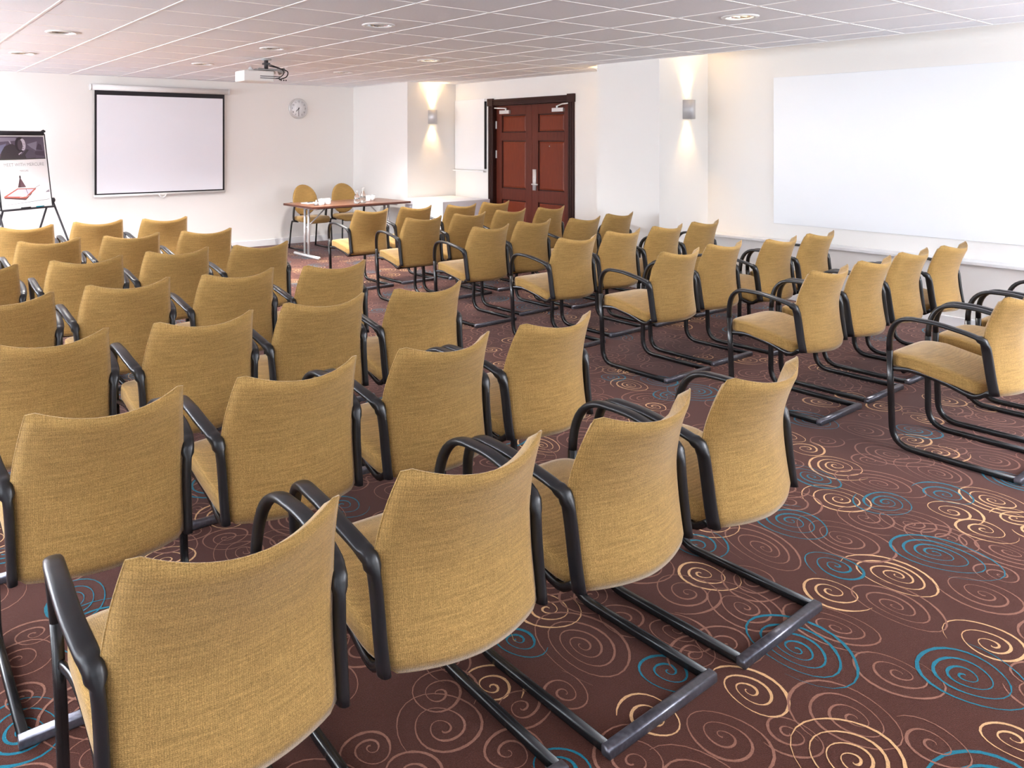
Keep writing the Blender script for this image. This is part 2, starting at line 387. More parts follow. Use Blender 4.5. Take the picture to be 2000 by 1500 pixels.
for b in range(-8, 14):
    y = GY+b*T; x1 = XP if y < YP1 else (XD if y < YC else XC)
    part('grid_bar', MB().box(XL, x1, y-.0075, y+.0075, CE-.0025, CE+.019), M['grid'], ceiling)

# recessed downlights
LBL = {(3, 3): 'large unlit recessed downlight in the tile nearest above the aisle', (6, 0): 'warm lit recessed downlight nearest the bay with the white panel',
       (3, 6): 'unlit recessed downlight just in front of the ceiling projector', (6, 6): 'warm lit recessed downlight nearest the double door',
       (0, 6): 'unlit recessed downlight high on the left, the nearer of two', (0, 9): 'unlit recessed downlight farthest left, close to the flipchart',
       (3, 9): 'unlit recessed downlight above the projection screen', (6, 9): 'unlit recessed downlight above the presenter table'}
for (a, b), lit in DL.items():
    x, y = GX+(a+.5)*T, GY+(b+.5)*T
    t = thing('ceiling_downlight', LBL[a, b], 'downlight', (x, y, CE), 0, 'recessed ceiling downlights')
    part('trim_ring', MB().lathe([(HR-.008, .004), (HR-.010, -.006), (HR+.004, -.010), (HR+.022, -.007), (HR+.026, -.0005), (HR-.008, .004)], 36, cap=False), M['plastic'], t)
    part('reflector', MB().lathe([(HR-.009, 0), (.07, .05), (.045, .08), (.0, .08)], 36, cap=False), M['reflector'], t)
    mb = MB()
    for q in (-.045, 0, .045): mb.box(-math.sqrt(.085**2-q*q), math.sqrt(.085**2-q*q), q-.0015, q+.0015, .004, .022)
    part('louvre', mb, M['plastic'], t)
    part('lamp', MB().lathe([(0, .03), (.022, .033), (.03, .045), (.026, .079), (0, .079)], 16), M['lampglow'] if lit else M['plastic'], t, label='glowing lamp' if lit else None)
    spot('downlight_or_fill_beam', (x, y, CE-.02), (0, 0, 0), 235 if b == 9 else (80 if b == 6 else (44 if lit else 18)), (1, .97, .93), 130, 1, .07)  # beams under unlit fixtures are added fill, strongest towards the back wall

# ------------------------------------------------------------------ double door
door = thing('door_1', None, None, (XD, 0, 0)); del door['label']; del door['category']
struct(door, 'dark red panelled double door in the alcove')
mb = MB()
def architrave(y0, y1, z0, z1, vert):
    mb.box(-.018, .10, y0, y1, z0, z1)
    for q in (.18, .5, .82):
        if vert: mb.box(-.027, -.018, y0+(y1-y0)*q-.010, y0+(y1-y0)*q+.010, z0, z1)
        else: mb.box(-.027, -.018, y0, y1, z0+(z1-z0)*q-.009, z0+(z1-z0)*q+.009)
architrave(6.795, 6.90, 0, 2.075, True); architrave(8.35, 8.455, 0, 2.075, True); architrave(6.90, 8.35, 2.075, 2.165, False)
mb.box(-.034, .10, 6.785, 6.905, 2.07, 2.178); mb.box(-.034, .10, 8.345, 8.465, 2.07, 2.178)
part('door_frame', mb, M['frame'], door, bevel=.003)
LY = [(6.905, 7.618), (7.622, 8.345)]
for i, (y0, y1) in enumerate(LY):
    mb = MB(); X0, X1 = .045, .09; s0 = .115
    PZ = [(.14, .74), (.90, 1.575), (1.69, 1.935)]
    mb.box(X0, X1, y0, y0+s0, .005, 2.07); mb.box(X0, X1, y1-s0, y1, .005, 2.07)
    zz = [.005]+[q for p in PZ for q in p]+[2.07]
    for k in range(0, len(zz), 2): mb.box(X0, X1, y0+s0, y1-s0, zz[k], zz[k+1])
    leaf = part('door_leaf', mb, M['rosewood'], door, bevel=.003)
    for z0, z1 in PZ:
        mb = MB(); ya, yb = y0+s0, y1-s0
        q = .035
        vs = [(.072, ya, z0), (.072, yb, z0), (.072, yb, z1), (.072, ya, z1), (.066, ya+.006, z0+.006), (.066, yb-.006, z0+.006), (.066, yb-.006, z1-.006), (.066, ya+.006, z1-.006),
              (.054, ya+q, z0+q), (.054, yb-q, z0+q), (.054, yb-q, z1-q), (.054, ya+q, z1-q)]
        mb.add(vs, [(i_+j*4, (i_+1) % 4+j*4, (i_+1) % 4+j*4+4, i_+j*4+4) for j in (0, 1) for i_ in range(4)]+[(8, 9, 10, 11)]); mb.box(.072, .085, ya, yb, z0, z1)
        for u0, u1, w0, w1 in ((ya, yb, z0, z0+.014), (ya, yb, z1-.014, z1), (ya, ya+.014, z0, z1), (yb-.014, yb, z0, z1)): mb.box(.060, .074, u0, u1, w0, w1, 1)
        part('door_panel', mb, [M['redpanel'], M['frame']], leaf)
    ym = (y0+y1)/2; sg = 1 if i else -1
    hy = y1-.004 if i else y0+.004
    for z in (.3, 1.38, 1.80): part('hinge', MB().box(.032, .046, hy-.012, hy+.012, z-.055, z+.055), M['chrome'], leaf, bevel=.003)
    mb = MB(); cy = hy-sg*.20
    mb.box(.005, .045, cy-.10, cy+.10, 1.955, 2.005); mb.lathe([(0, 0), (.016, 0), (.016, .03), (0, .03)], 12, (.025, cy-sg*.02, 2.005))
    mb.sweep([(.02, cy-sg*.02, 2.03), (-.02, cy+sg*.06, 2.034), (-.035, cy+sg*.16, 2.04)] if i else [(.02, cy-sg*.02, 2.03), (-.03, cy-.12, 2.05), (.0, cy-.24, 2.06)][::1], (.010, .005), 8)
    part('door_closer', mb, M['chrome'], leaf, bevel=.002, label='silver door closer')
    if i == 0:
        mb = MB(); hy2 = y1-.055
        mb.sweep([(.040, hy2, .90), (.040, hy2, 1.185)], (.033, .012), 12, side=(0, 1, 0), power=4)
        mb.lathe([(.012, 0), (.012, .05)], 12, (.03, hy2, .975), axis='y')
        mb.sweep([(.035, hy2, .985), (-.012, hy2, .985), (-.02, hy2-.02, .985), (-.02, hy2-.12, .985)], (.010, .009), 10)
        mb.box(.022, .034, hy2-.006, hy2+.006, 1.05, 1.07)
        part('door_handle', mb, M['chrome'], leaf, label='silver lever handle on a long lock plate')
        part('viewer', MB().lathe([(0, -.006), (.008, -.006), (.010, .004)], 12, (.053, ym+.03, 1.50), axis='y'), M['chrome'], leaf)

# ------------------------------------------------------------------ wall lamps
def sconce(x, y, z, rz, label, pw):
    t = thing('wall_sconce', label, 'wall lamp', (x, y, z), rz, 'half round wall lamps')
    mb = MB(); n = 16; h = .102; pr = [(.068*math.cos(math.pi*k/n), -.098*math.sin(math.pi*k/n)) for k in range(n+1)]
    inn = [(p[0]*.95, p[1]*.95) for p in pr]; vs = []
    for z_ in (-h, h): vs += [(p[0], p[1], z_) for p in pr]+[(p[0], p[1], z_) for p in inn]
    m = n+1; fs = []
    for k in range(n):
        fs += [(k, k+1, 2*m+k+1, 2*m+k), (m+k, 3*m+k, 3*m+k+1, m+k+1), (k, m+k, m+k+1, k+1), (2*m+k, 2*m+k+1, 3*m+k+1, 3*m+k)]
    mb.add(vs, fs, 0, True)
    part('shade', mb, M['sconce'], t)
    part('back_plate', MB().box(-.066, .066, -.010, 0, -h+.002, h-.002), M['sconce'], t)
    part('lamp', MB().lathe([(0, -.05), (.02, -.045), (.022, .045), (0, .05)], 12, (0, -.045, 0)), M['lampglow'], t, label='glowing lamp inside the shade')
    for s_, rx in ((1, R(180)), (-1, 0)):
        o = spot('sconce_beam', (0, -.045, s_*.085), (rx, 0, 0), pw*(1 if s_ > 0 else .75), WARM, 72, 1, .02); o.parent = t
sconce(6.905, YC, 1.928, 0, 'silver half round wall lamp in the alcove left of the double door', 24)
sconce(7.19, YP0, 1.91, 0, 'silver half round wall lamp on the pillar beside the bright white panel', 22)
sconce(7.06, YP1, 1.92, R(180), 'silver half round wall lamp on the hidden far side of the pillar', 30)

# ------------------------------------------------------------------ boards and screen
t = thing('projection_panel', 'very large plain white panel on the bay wall above the shelf', 'whiteboard', (XW, 3.1, .73))
part('panel', MB().box(-.014, -.002, -4.2, 1.162, 0, 1.492), M['board'], t, bevel=.003)

t = thing('wall_whiteboard', 'small white wall board with tray, left of the double door', 'whiteboard', (XD, 8.88, 1.115))
part('board', MB().box(-.02, 0, -.345, .345, .03, 1.07), M['board'], t, bevel=.003)
part('side_strip', MB().box(-.03, 0, -.372, -.352, .05, 1.03), M['border'], t, bevel=.002, label='black strip along the right edge')
part('pen_tray', MB().box(-.06, 0, -.365, .345, 0, .022), M['white'], t, bevel=.003)

t = thing('projector_screen', 'pull-down projection screen with black border on the back wall', 'projection screen', (3.385, XB, .8))
mb = MB(); mb.sweep([(-.93, -.055, 1.475), (.93, -.055, 1.475)], (.038, .042), 16, power=3)
part('housing', mb, M['plastic'], t)
part('end_cap', MB().sweep([(-.945, -.055, 1.475), (-.93, -.055, 1.475)], (.042, .046), 16, power=3), M['plastic'], t)
part('end_cap', MB().sweep([(.93, -.055, 1.475), (.945, -.055, 1.475)], (.042, .046), 16, power=3), M['plastic'], t)
part('border', MB().box(-.885, .885, -.046, -.043, .055, 1.45), M['border'], t, label='black border cloth')
part('screen_cloth', MB().box(-.857, .857, -.049, -.046, .078, 1.378), M['screen'], t)
part('bottom_bar', MB().sweep([(-.893, -.045, .045), (.893, -.045, .045)], (.016, .014), 12), M['plastic'], t)
mb = MB(); mb.sweep(bez((-.05, -.055, .035), (0, -.06, -.04), (.05, -.055, .035), 8), (.009, .009), 8); mb.box(-.055, .055, -.058, -.042, .025, .04)
part('pull_handle', mb, M['plastic'], t)

t = thing('wall_clock', 'round white wall clock with silver rim on the back wall', 'clock', (5.466, XB, 2.067))
part('rim', MB().lathe([(.135, .028), (.150, .034), (.158, .022), (.158, 0), (.13, 0)], 40, axis='y', cap=False), M['chrome'], t)
part('face', MB().lathe([(0, .026), (.137, .026), (.137, 0), (0, 0)], 40, axis='y'), M['paper'], t)
def text_obj(name, body, size, m, parent, loc, rot, bold=0):
    cu = bpy.data.curves.new(name, 'FONT'); cu.body = body; cu.size = size; cu.align_x = 'CENTER'; cu.align_y = 'CENTER'; cu.offset = bold
    tmp = bpy.data.objects.new(name, cu); COL.objects.link(tmp); dg = bpy.context.evaluated_depsgraph_get()
    me = bpy.data.meshes.new_from_object(tmp.evaluated_get(dg)); COL.objects.unlink(tmp); bpy.data.objects.remove(tmp)
    me.materials.clear(); me.materials.append(m)
    o = link(name, me, parent, loc); o.rotation_euler = rot; return o
for k in range(1, 13):
    a = R(90-30*k); text_obj('numeral', str(k), .036, M['dark'], t, (.108*math.cos(a), -.0275, .108*math.sin(a)), (R(90), 0, 0))
def hand_(ang, l, w_): 
    a = R(90-ang); d = Vector((math.cos(a), 0, math.sin(a))); mb = MB()
    mb.sweep([(d*-.018)+Vector((0, -.030, 0)), d*l+Vector((0, -.030, 0))], (w_, .0012), 6); return mb
part('hour_hand', hand_(225, .062, .005), M['border'], t); part('minute_hand', hand_(180, .095, .0035), M['border'], t)
part('hub', MB().lathe([(0, .034), (.008, .033), (.008, .027)], 12, axis='y'), M['border'], t)

# ------------------------------------------------------------------ projector
px, py = 3.46, 7.53
t = thing('ceiling_projector', 'white projector with cables on a ceiling mount before the screen', 'projector', (px, py, CE), R(-2))
part('ceiling_plate', MB().lathe([(0, -.001), (.055, -.001), (.055, -.012), (0, -.014)], 20), M['grey'], t)
mb = MB(); mb.sweep([(0, 0, -.012), (0, 0, -.11)], (.022, .022), 12); mb.box(-.035, .035, -.025, .025, -.06, -.04)
part('mount_pole', mb, M['dark'], t)
mb = MB(); mb.box(-.10, .10, -.04, .04, -.118, -.108)
for sx in (-1, 1):
    mb.sweep([(0, 0, -.112), (sx*.10, .05, -.112), (sx*.14, .09, -.135)], (.014, .004), 8); mb.sweep([(0, 0, -.112), (sx*.10, -.05, -.112), (sx*.14, -.09, -.135)], (.014, .004), 8)
part('bracket', mb, M['grey'], t)
mb = MB(); pl = [(-.155, -.13), (.175, -.13), (.18, -.05), (.18, .10), (.15, .14), (-.13, .14), (-.16, .10), (-.16, -.05)]
mb.prism(pl, -.248, -.135)
body = part('projector_body', mb, M['plastic'], t, bevel=.012, seg=3)
part('lens', MB().lathe([(0, .185), (.03, .185), (.036, .16), (.038, .12)], 20, (-.07, 0, -.19), axis='y').add([], []), M['dark'], t).rotation_euler = (0, 0, R(180))
bpy.data.objects[t.children[-1].name].location = (-.14, 0, 0)
mb = MB()
for z in (-.21, -.19): mb.box(-.12, .10, -.1325, -.1295, z-.004, z+.004)
part('vent', mb, M['dark'], t)
mb = MB()
for x in (.11, .14, .165): mb.lathe([(0, .004), (.008, .004), (.008, 0)], 10, (x, -.131, -.225), axis='y')
part('socket', mb, M['dark'], t)
mb = MB(); mb.sweep(spline([(.02, -.02, -.07), (.09, -.06, -.09), (.17, -.15, -.13), (.15, -.18, -.19), (.10, -.15, -.215), (.09, -.13, -.22)]), (.006, .006), 8)
mb.sweep(spline([(.02, 0, -.05), (.12, -.09, -.10), (.13, -.16, -.15), (.08, -.17, -.20), (.05, -.13, -.21)]), (.005, .005), 8)
part('cable', mb, M['border'], t, label='black cables looped behind the projector')
mb = MB(); mb.sweep(spline([(-.17, -.06, -.14), (-.19, -.02, -.10), (-.16, .05, -.10), (-.15, .08, -.14)]), (.02, .006), 8); mb.sweep([(.15, -.04, -.13), (.21, .0, -.105), (.16, .06, -.13)], (.03, .006), 8)
part('mount_arm', mb, M['grey'], t)

# ------------------------------------------------------------------ flipchart easel
bl = Vector((1.29, 9.71)); br = Vector((1.878, 10.05)); wd = (br-bl).length; rz = math.atan2(br.y-bl.y, br.x-bl.x); mid = (bl+br)/2
t = thing('flipchart_easel', 'black flipchart easel holding a printed poster, in the left back corner', 'easel', (mid.x, mid.y, 0), rz)
Zb, Zt, lean = .80, 1.655, R(9); hw = wd/2
def bp(x, s, off=0):        # point on the leaning board: x along, s up the board, off = towards the viewer
    return (x, s*math.sin(lean)-off*math.cos(lean), Zb+s*math.cos(lean)+off*math.sin(lean)*-1)
H = (Zt-Zb)/math.cos(lean)
def slab(x0, x1, s0, s1, o0, o1, mb=None, mi=0):
    mb = mb or MB(); p = [bp(x, s, o_) for o_ in (o0, o1) for s in (s0, s1) for x in (x0, x1)]
    return mb.add(p, [(0, 2, 3, 1), (4, 5, 7, 6), (0, 1, 5, 4), (2, 6, 7, 3), (0, 4, 6, 2), (1, 3, 7, 5)], mi)
mb = MB(); slab(-hw+.008, hw-.008, 0, H, -.012, 0, mb); part('board', mb, M['board'], t)
mb = MB(); slab(-hw, -hw+.012, 0, H, -.016, .004, mb); slab(hw-.012, hw, 0, H, -.016, .004, mb); slab(-hw, hw, -.012, .004, -.02, .03, mb)
part('board_frame', mb, M['border'], t)
mb = MB(); mb.sweep([bp(-hw+.01, H+.01, .015), bp(hw-.035, H+.01, .015)], (.026, .02), 12); part('clamp_bar', mb, M['border'], t)
part('clamp_knob', MB().lathe([(0, 0), (.022, .002), (.026, .02), (.0, .035)], 14, bp(hw-.03, H+.02, .015)), M['border'], t)
for sx in (-1, 1):
    pt = Vector(bp(sx*(hw+.015), .06, -.03)); hub_ = part('leg_hub', MB().sweep([pt+Vector((-.02*sx, 0, 0)), pt+Vector((.03*sx, 0, 0))], (.03, .03), 12), M['border'], t)
    a = pt+Vector((.012*sx, 0, 0)); part('leg', MB().sweep([a, (a.x+.05*sx, a.y-.40, .03)], (.012, .012), 8), M['border'], t)
    part('foot', MB().lathe([(0, 0), (.018, 0), (.016, .04), (0, .042)], 12, (a.x+.05*sx, a.y-.40, 0)), M['border'], t)
    part('back_leg', MB().sweep([bp(sx*(hw-.05), .01, -.03), (sx*(hw-.08), .34, .012)], (.012, .012), 8), M['border'], t)
# poster with its print
pw, pb, pt_ = hw-.022, .012, H-.012
poster = part('poster', slab(-pw, pw, pb, pt_, .001, .004), M['paper'], t, label='printed poster with a dark portrait on top and a notebook below')
def ink(c): 
    k = 'ink_%d_%d_%d' % c
    if k not in M: M[k] = mat(k, lin(*c), .6)
    return M[k]
inks = []; pmb = MB(); lay = [.0045]
def poly(pts, c):
    m = ink(c)
    if m not in inks: inks.append(m)
    lay[0] += .00012
    pmb.add([bp(-pw+2*pw*x, pb+(pt_-pb)*y, lay[0]) for x, y in pts], [tuple(range(len(pts)))], inks.index(m))
def ell(cx, cy, rx, ry, c, n=18, a0=0): poly([(cx+rx*math.cos(2*math.pi*k/n+a0), cy+ry*math.sin(2*math.pi*k/n+a0)) for k in range(n)], c)
poly([(0, .66), (.985, .66), (.985, .975), (0, .975)], (98, 88, 106))
poly([(0, .90), (.42, .92), (.40, .96), (0, .96)], (150, 145, 165)); poly([(.62, .87), (.84, .91), (.80, .78), (.70, .82)], (138, 134, 152))
poly([(0, .84), (.20, .88), (.12, .76), (0, .72)], (122, 122, 150)); poly([(.78, .77), (.97, .77), (.97, .70), (.76, .72)], (74, 64, 80))
poly([(.80, .80), (.86, .88), (.92, .86), (.94, .78)], (70, 60, 76))
poly([(.04, .66), (.08, .76), (.16, .84), (.30, .88), (.42, .84), (.48, .72), (.60, .80), (.72, .78), (.78, .66)], (62, 56, 62))
poly([(.56, .72), (.66, .80), (.76, .76), (.80, .68), (.58, .67)], (92, 84, 100))
ell(.485, .865, .115, .105, (48, 40, 50)); ell(.53, .865, .062, .085, (206, 200, 214)); ell(.475, .86, .052, .075, (84, 74, 84))
poly([(.49, .875), (.525, .88), (.52, .868)], (40, 34, 42)); poly([(.545, .878), (.575, .874), (.56, .866)], (60, 52, 62)); poly([(.505, .815), (.555, .812), (.53, .803)], (120, 96, 110))
poly([(.535, .855), (.548, .835), (.522, .832)], (160, 150, 164)); poly([(.42, .735), (.49, .765), (.50, .755), (.43, .72)], (190, 184, 196)); poly([(.24, .925), (.28, .915), (.30, .87), (.27, .88)], (176, 170, 188))
poly([(0, .655), (.985, .66), (.985, .672), (0, .672)], (70, 70, 66))
poly([(.02, .02), (.98, .02), (.98, .40), (.02, .36)], (240, 240, 246)); poly([(.05, .26), (.36, .33), (.62, .31), (.98, .30), (.98, .05), (.05, .04)], (249, 250, 252))
ell(.40, .415, .017, .026, (60, 54, 58)); poly([(.335, .275), (.385, .395), (.415, .395), (.505, .275)], (104, 76, 84)); poly([(.335, .275), (.385, .395), (.40, .395), (.40, .275)], (84, 60, 66))
poly([(.04, .165), (.32, .265), (.70, .255), (.71, .245), (.48, .12), (.04, .15)], (176, 96, 84)); poly([(.10, .165), (.33, .252), (.66, .243), (.47, .145)], (206, 200, 222)); poly([(.04, .15), (.48, .12), (.62, .20), (.60, .175), (.47, .098), (.05, .135)], (92, 60, 66))
poly([(.49, .25), (.50, .25), (.53, .185), (.52, .185)], (90, 70, 76)); poly([(.66, .255), (.80, .30), (.80, .294), (.67, .247)], (170, 160, 166)); poly([(.90, .185), (.99, .19), (.985, .225), (.93, .21)], (160, 156, 166))
for y in (.06, .09, .14): poly([(.35, y), (.95, y+.035), (.95, y+.041), (.35, y+.004)], (206, 226, 228))
poly([(.05, .045), (.97, .085), (.97, .092), (.05, .052)], (150, 150, 156))
part('poster_print', pmb, inks, poster, label='grey portrait photograph and notebook picture')
def board_text(body, size, x, s, c):
    o = text_obj('poster_lettering', body, size, ink(c), poster, bp(-pw+2*pw*x, pb+(pt_-pb)*s, .0052), (R(90)-lean, 0, 0)); return o
board_text('MEET WITH MERCURE', .0535, .52, .585, (168, 168, 172)); board_text('MERCURE', .026, .50, .50, (150, 150, 154))
# pens in the tray
mb = MB(); mb.sweep([bp(-.1, .012, .022), bp(.02, .012, .022)], (.008, .008), 8); part('marker_pen', mb, M['border'], t)
mb = MB(); mb.sweep([bp(.10, .012, .022), bp(.2, .012, .022)], (.008, .008), 8); part('marker_pen', mb, M['teal'], t, label='teal marker pen')

# ------------------------------------------------------------------ presenter table and what stands on it
TZ = .712; TC = (5.55, 9.38); TR = R(2.0)
t = thing('presenter_table', 'brown wood folding table with silver T legs near the back corner', 'table', (TC[0], TC[1], 0), TR)
part('tabletop', MB().box(-.80, .80, -.40, .40, TZ-.004, TZ), M['tabletop'], t)
part('edge_band', MB().box(-.802, .802, -.402, .402, TZ-.03, TZ-.004), M['edge'], t, bevel=.004)
part('apron', MB().box(-.66, .66, -.03, .03, TZ-.075, TZ-.03), M['dark'], t)
for sx in (-1, 1):
    mb = MB()
    for yy in (-.05, .05): mb.sweep([(sx*.66, yy, .03), (sx*.66, yy, TZ-.05)], (.018, .018), 12)
    lg = part('table_leg', mb, M['chrome'], t)
    part('foot_bar', MB().sweep([(sx*.66, -.33, .022), (sx*.66, .33, .022)], (.022, .024), 12), M['chrome'], lg)
    part('top_bar', MB().sweep([(sx*.66, -.26, TZ-.045), (sx*.66, .26, TZ-.045)], (.016, .014), 10), M['chrome'], lg)
    part('brace', MB().sweep([(sx*.66, 0, .40), (sx*.36, 0, TZ-.06)], (.009, .009), 8), M['chrome'], lg)
def on_table(u, v): return at_z(u, v, TZ)
def bottle(u, v, h, label):
    x, y = on_table(u, v); b = thing('glass_bottle', label, 'bottle', (x, y, TZ), 0, 'glass water bottles on the presenter table')
    part('glass_body', MB().lathe([(0, .0), (.036, .0), (.040, .008), (.040, h*.5), (.034, h*.62), (.017, h*.76), (.0155, h*.9), (.019, h*.92), (.019, h*.95), (0, h*.95)], 20), M['glass'], b)
    part('water', MB().lathe([(0, .006), (.034, .006), (.036, .012), (.036, h*.45), (0, h*.45)], 20), M['glass'], b)
    part('cap', MB().lathe([(0, h*.95), (.019, h*.95), (.02, h), (0, h*1.002)], 16), M['grey'], b)
bottle(697, 397.5, .17, 'shorter glass water bottle on the table, nearer the table edge'); bottle(709, 396.5, .21, 'taller glass water bottle standing beside the white cups on the table')
def cup(u, v, label):
    x, y = on_table(u, v); b = thing('white_cup', label, 'cup', (x, y, TZ), 0, 'white cups on the presenter table')
    part('cup_body', MB().lathe([(0, 0), (.034, 0), (.040, .02), (.042, .084), (.039, .084), (.037, .02), (0, .012)], 20), M['paper'], b)
    part('rim', MB().lathe([(.039, .083), (.043, .083), (.0435, .088), (.0385, .088), (.039, .083)], 20, cap=False), M['grey'], b)
cup(719.5, 393.5, 'white cup right beside the taller glass bottle on the table'); cup(727, 391.5, 'white cup farthest right on the presenter table')
cup(628, 401, 'white cup left on the table, next to the pens'); cup(640, 400, 'white cup between the two round-backed chairs on the table')
x, y = on_table(606, 397); b = thing('notepad', 'white notepad lying on the left end of the presenter table', 'notepad', (x, y, TZ), R(8))
part('pages', MB().box(-.105, .105, -.075, .075, 0, .008), M['paper'], b); part('binding', MB().box(-.108, .108, .062, .078, .0, .0105), M['grey'], b)
x, y = on_table(606, 397); p = thing('pen', 'dark pen lying on the white notepad', 'pen', (x, y, TZ+.0155), R(25))
part('barrel', MB().sweep([(-.06, 0, 0), (.055, 0, 0)], (.0048, .0048), 8), M['border'], p); part('tip', MB().sweep([(.055, 0, 0), (.07, 0, 0)], [(.0045, .0045), (.001, .001)], 8), M['chrome'], p)
x, y = on_table(617.5, 401); b = thing('cone_ornament', 'small dark cone standing on the table beside the left white cup', 'ornament', (x, y, TZ))
part('cone', MB().lathe([(0, 0), (.026, 0), (.020, .03), (.006, .07), (0, .075)], 16), M['grey'], b); part('base', MB().lathe([(0, 0), (.031, 0), (.031, .006), (0, .008)], 16), M['dark'], b)

# round-backed chairs behind the table
def round_chair(x, y, rz, label):
    t = thing('round_back_chair', label, 'chair', (x, y, 0), rz, 'round-backed chairs behind the presenter table')
    # local: faces -Y
    mb = MB(); n = 28; rings = []
    def ring(r, dy): return [(r*.205*math.cos(2*math.pi*k/n), dy+.05*(r*math.cos(2*math.pi*k/n))**2*-1+.03*(r*math.sin(2*math.pi*k/n)), .70+r*.225*math.sin(2*math.pi*k/n)) for k in range(n)]
    rs = [ring(.02, .175), ring(.6, .178), ring(.9, .186), ring(1, .20), ring(1, .215), ring(.9, .228), ring(.02, .235)]
    vs = [p for r_ in rs for p in r_]; fs = [(i*n+k, i*n+(k+1) % n, (i+1)*n+(k+1) % n, (i+1)*n+k) for i in range(len(rs)-1) for k in range(n)]+[tuple(range(n)), tuple((len(rs)-1)*n+k for k in range(n))]
    mb.add(vs, fs, 0, True); part('backrest', mb, M['fabric'], t)
    mb = MB(); n = 24; vs = []
    prof = [(.02, .405), (.9, .405), (1, .425), (1, .455), (.93, .475), (.02, .482)]
    for r, z in prof:
        for k in range(n):
            a = 2*math.pi*k/n; c, s = math.cos(a), math.sin(a); vs.append((r*.235*math.copysign(abs(c)**.6, c), -.03+r*.225*math.copysign(abs(s)**.6, s), z-.02*(r*s < -.6)*r))
    fs = [(i*n+k, i*n+(k+1) % n, (i+1)*n+(k+1) % n, (i+1)*n+k) for i in range(len(prof)-1) for k in range(n)]+[tuple(range(n)), tuple((len(prof)-1)*n+k for k in range(n))]
    mb.add(vs, fs, 0, True); part('seat', mb, M['fabric'], t)
    mb = MB(); mb.sweep(spline([(0, .10, .40), (0, .24, .41), (0, .255, .50), (0, .235, .62)]), (.03, .010), 8, side=(1, 0, 0)); part('back_bar', mb, M['steel_black'], t)
    for sx in (-1, 1):
        part('leg', MB().sweep(spline([(sx*.05, -.06, .398), (sx*.19, -.17, .398), (sx*.215, -.20, .36), (sx*.225, -.215, .012)]), (.012, .012), 8), M['steel_black'], t)
        part('leg', MB().sweep(spline([(sx*.05, .06, .398), (sx*.19, .15, .398), (sx*.215, .18, .36), (sx*.225, .23, .012)]), (.012, .012), 8), M['steel_black'], t)
        part('floor_runner', MB().sweep([(sx*.225, -.23, .012), (sx*.225, .24, .012)], (.012, .012), 8), M['steel_black'], t)
        am = part('arm', MB().sweep(spline([(sx*.20, .02, .405), (sx*.265, .03, .43), (sx*.275, .02, .55), (sx*.268, .0, .66)]), (.014, .024), 8), M['steel_black'], t)
        part('arm_pad', MB().sweep([(sx*.268, -.13, .665), (sx*.268, -.10, .672), (sx*.268, .10, .672), (sx*.268, .13, .665)], (.026, .012), 10, side=(1, 0, 0)), M['black'], am)
round_chair(5.33, 10.07, R(4), 'left tan round-backed armchair behind the presenter table'); round_chair(5.97, 10.07, R(-2), 'right tan round-backed armchair behind the bottles on the presenter table')

# cloth-covered side table in the alcove
t = thing('buffet_table', 'side table under a white cloth in the alcove left of the door', 'table', (6.83, 8.76, 0))
part('tabletop', MB().box(-.40, .40, -.42, .42, .715, .738), M['tabletop'], t)
for sx in (-1, 1):
    for sy in (-1, 1): part('leg', MB().sweep([(sx*.36, sy*.38, 0), (sx*.36, sy*.38, .715)], (.017, .017), 10), M['chrome'], t)
mb = MB(); n = 120; per = []
X, Y = .425, .445
for k in range(n):
    q = k/n*4; s_ = int(q); f = q-s_
    c = [(-X, -Y), (X, -Y), (X, Y), (-X, Y)]; a, b = c[s_], c[(s_+1) % 4]; per.append((a[0]+(b[0]-a[0])*f, a[1]+(b[1]-a[1])*f))
vs = []; lv = [(.742, 0), (.738, 1), (.60, 1.0), (.35, 1.0), (.012, 1.0)]
for li, (z, e) in enumerate(lv):
    for k, (x, y) in enumerate(per):
        am_ = [0, 0, .004, .010, .016][li]*math.sin(k*1.1+math.sin(k*.37)*2); r = math.hypot(x, y); g = 1+am_/r; vs.append((x*g*(.99 if li == 0 else 1), y*g*(.99 if li == 0 else 1), z))
fs = [(i*n+k, i*n+(k+1) % n, (i+1)*n+(k+1) % n, (i+1)*n+k) for i in range(len(lv)-1) for k in range(n)]+[tuple(range(n))]
mb.add(vs, fs); cl = part('tablecloth', mb, M['cloth']); cl.location = (6.83, 8.76, 0); tag(cl, 'white floor-length cloth over the alcove side table', 'tablecloth')

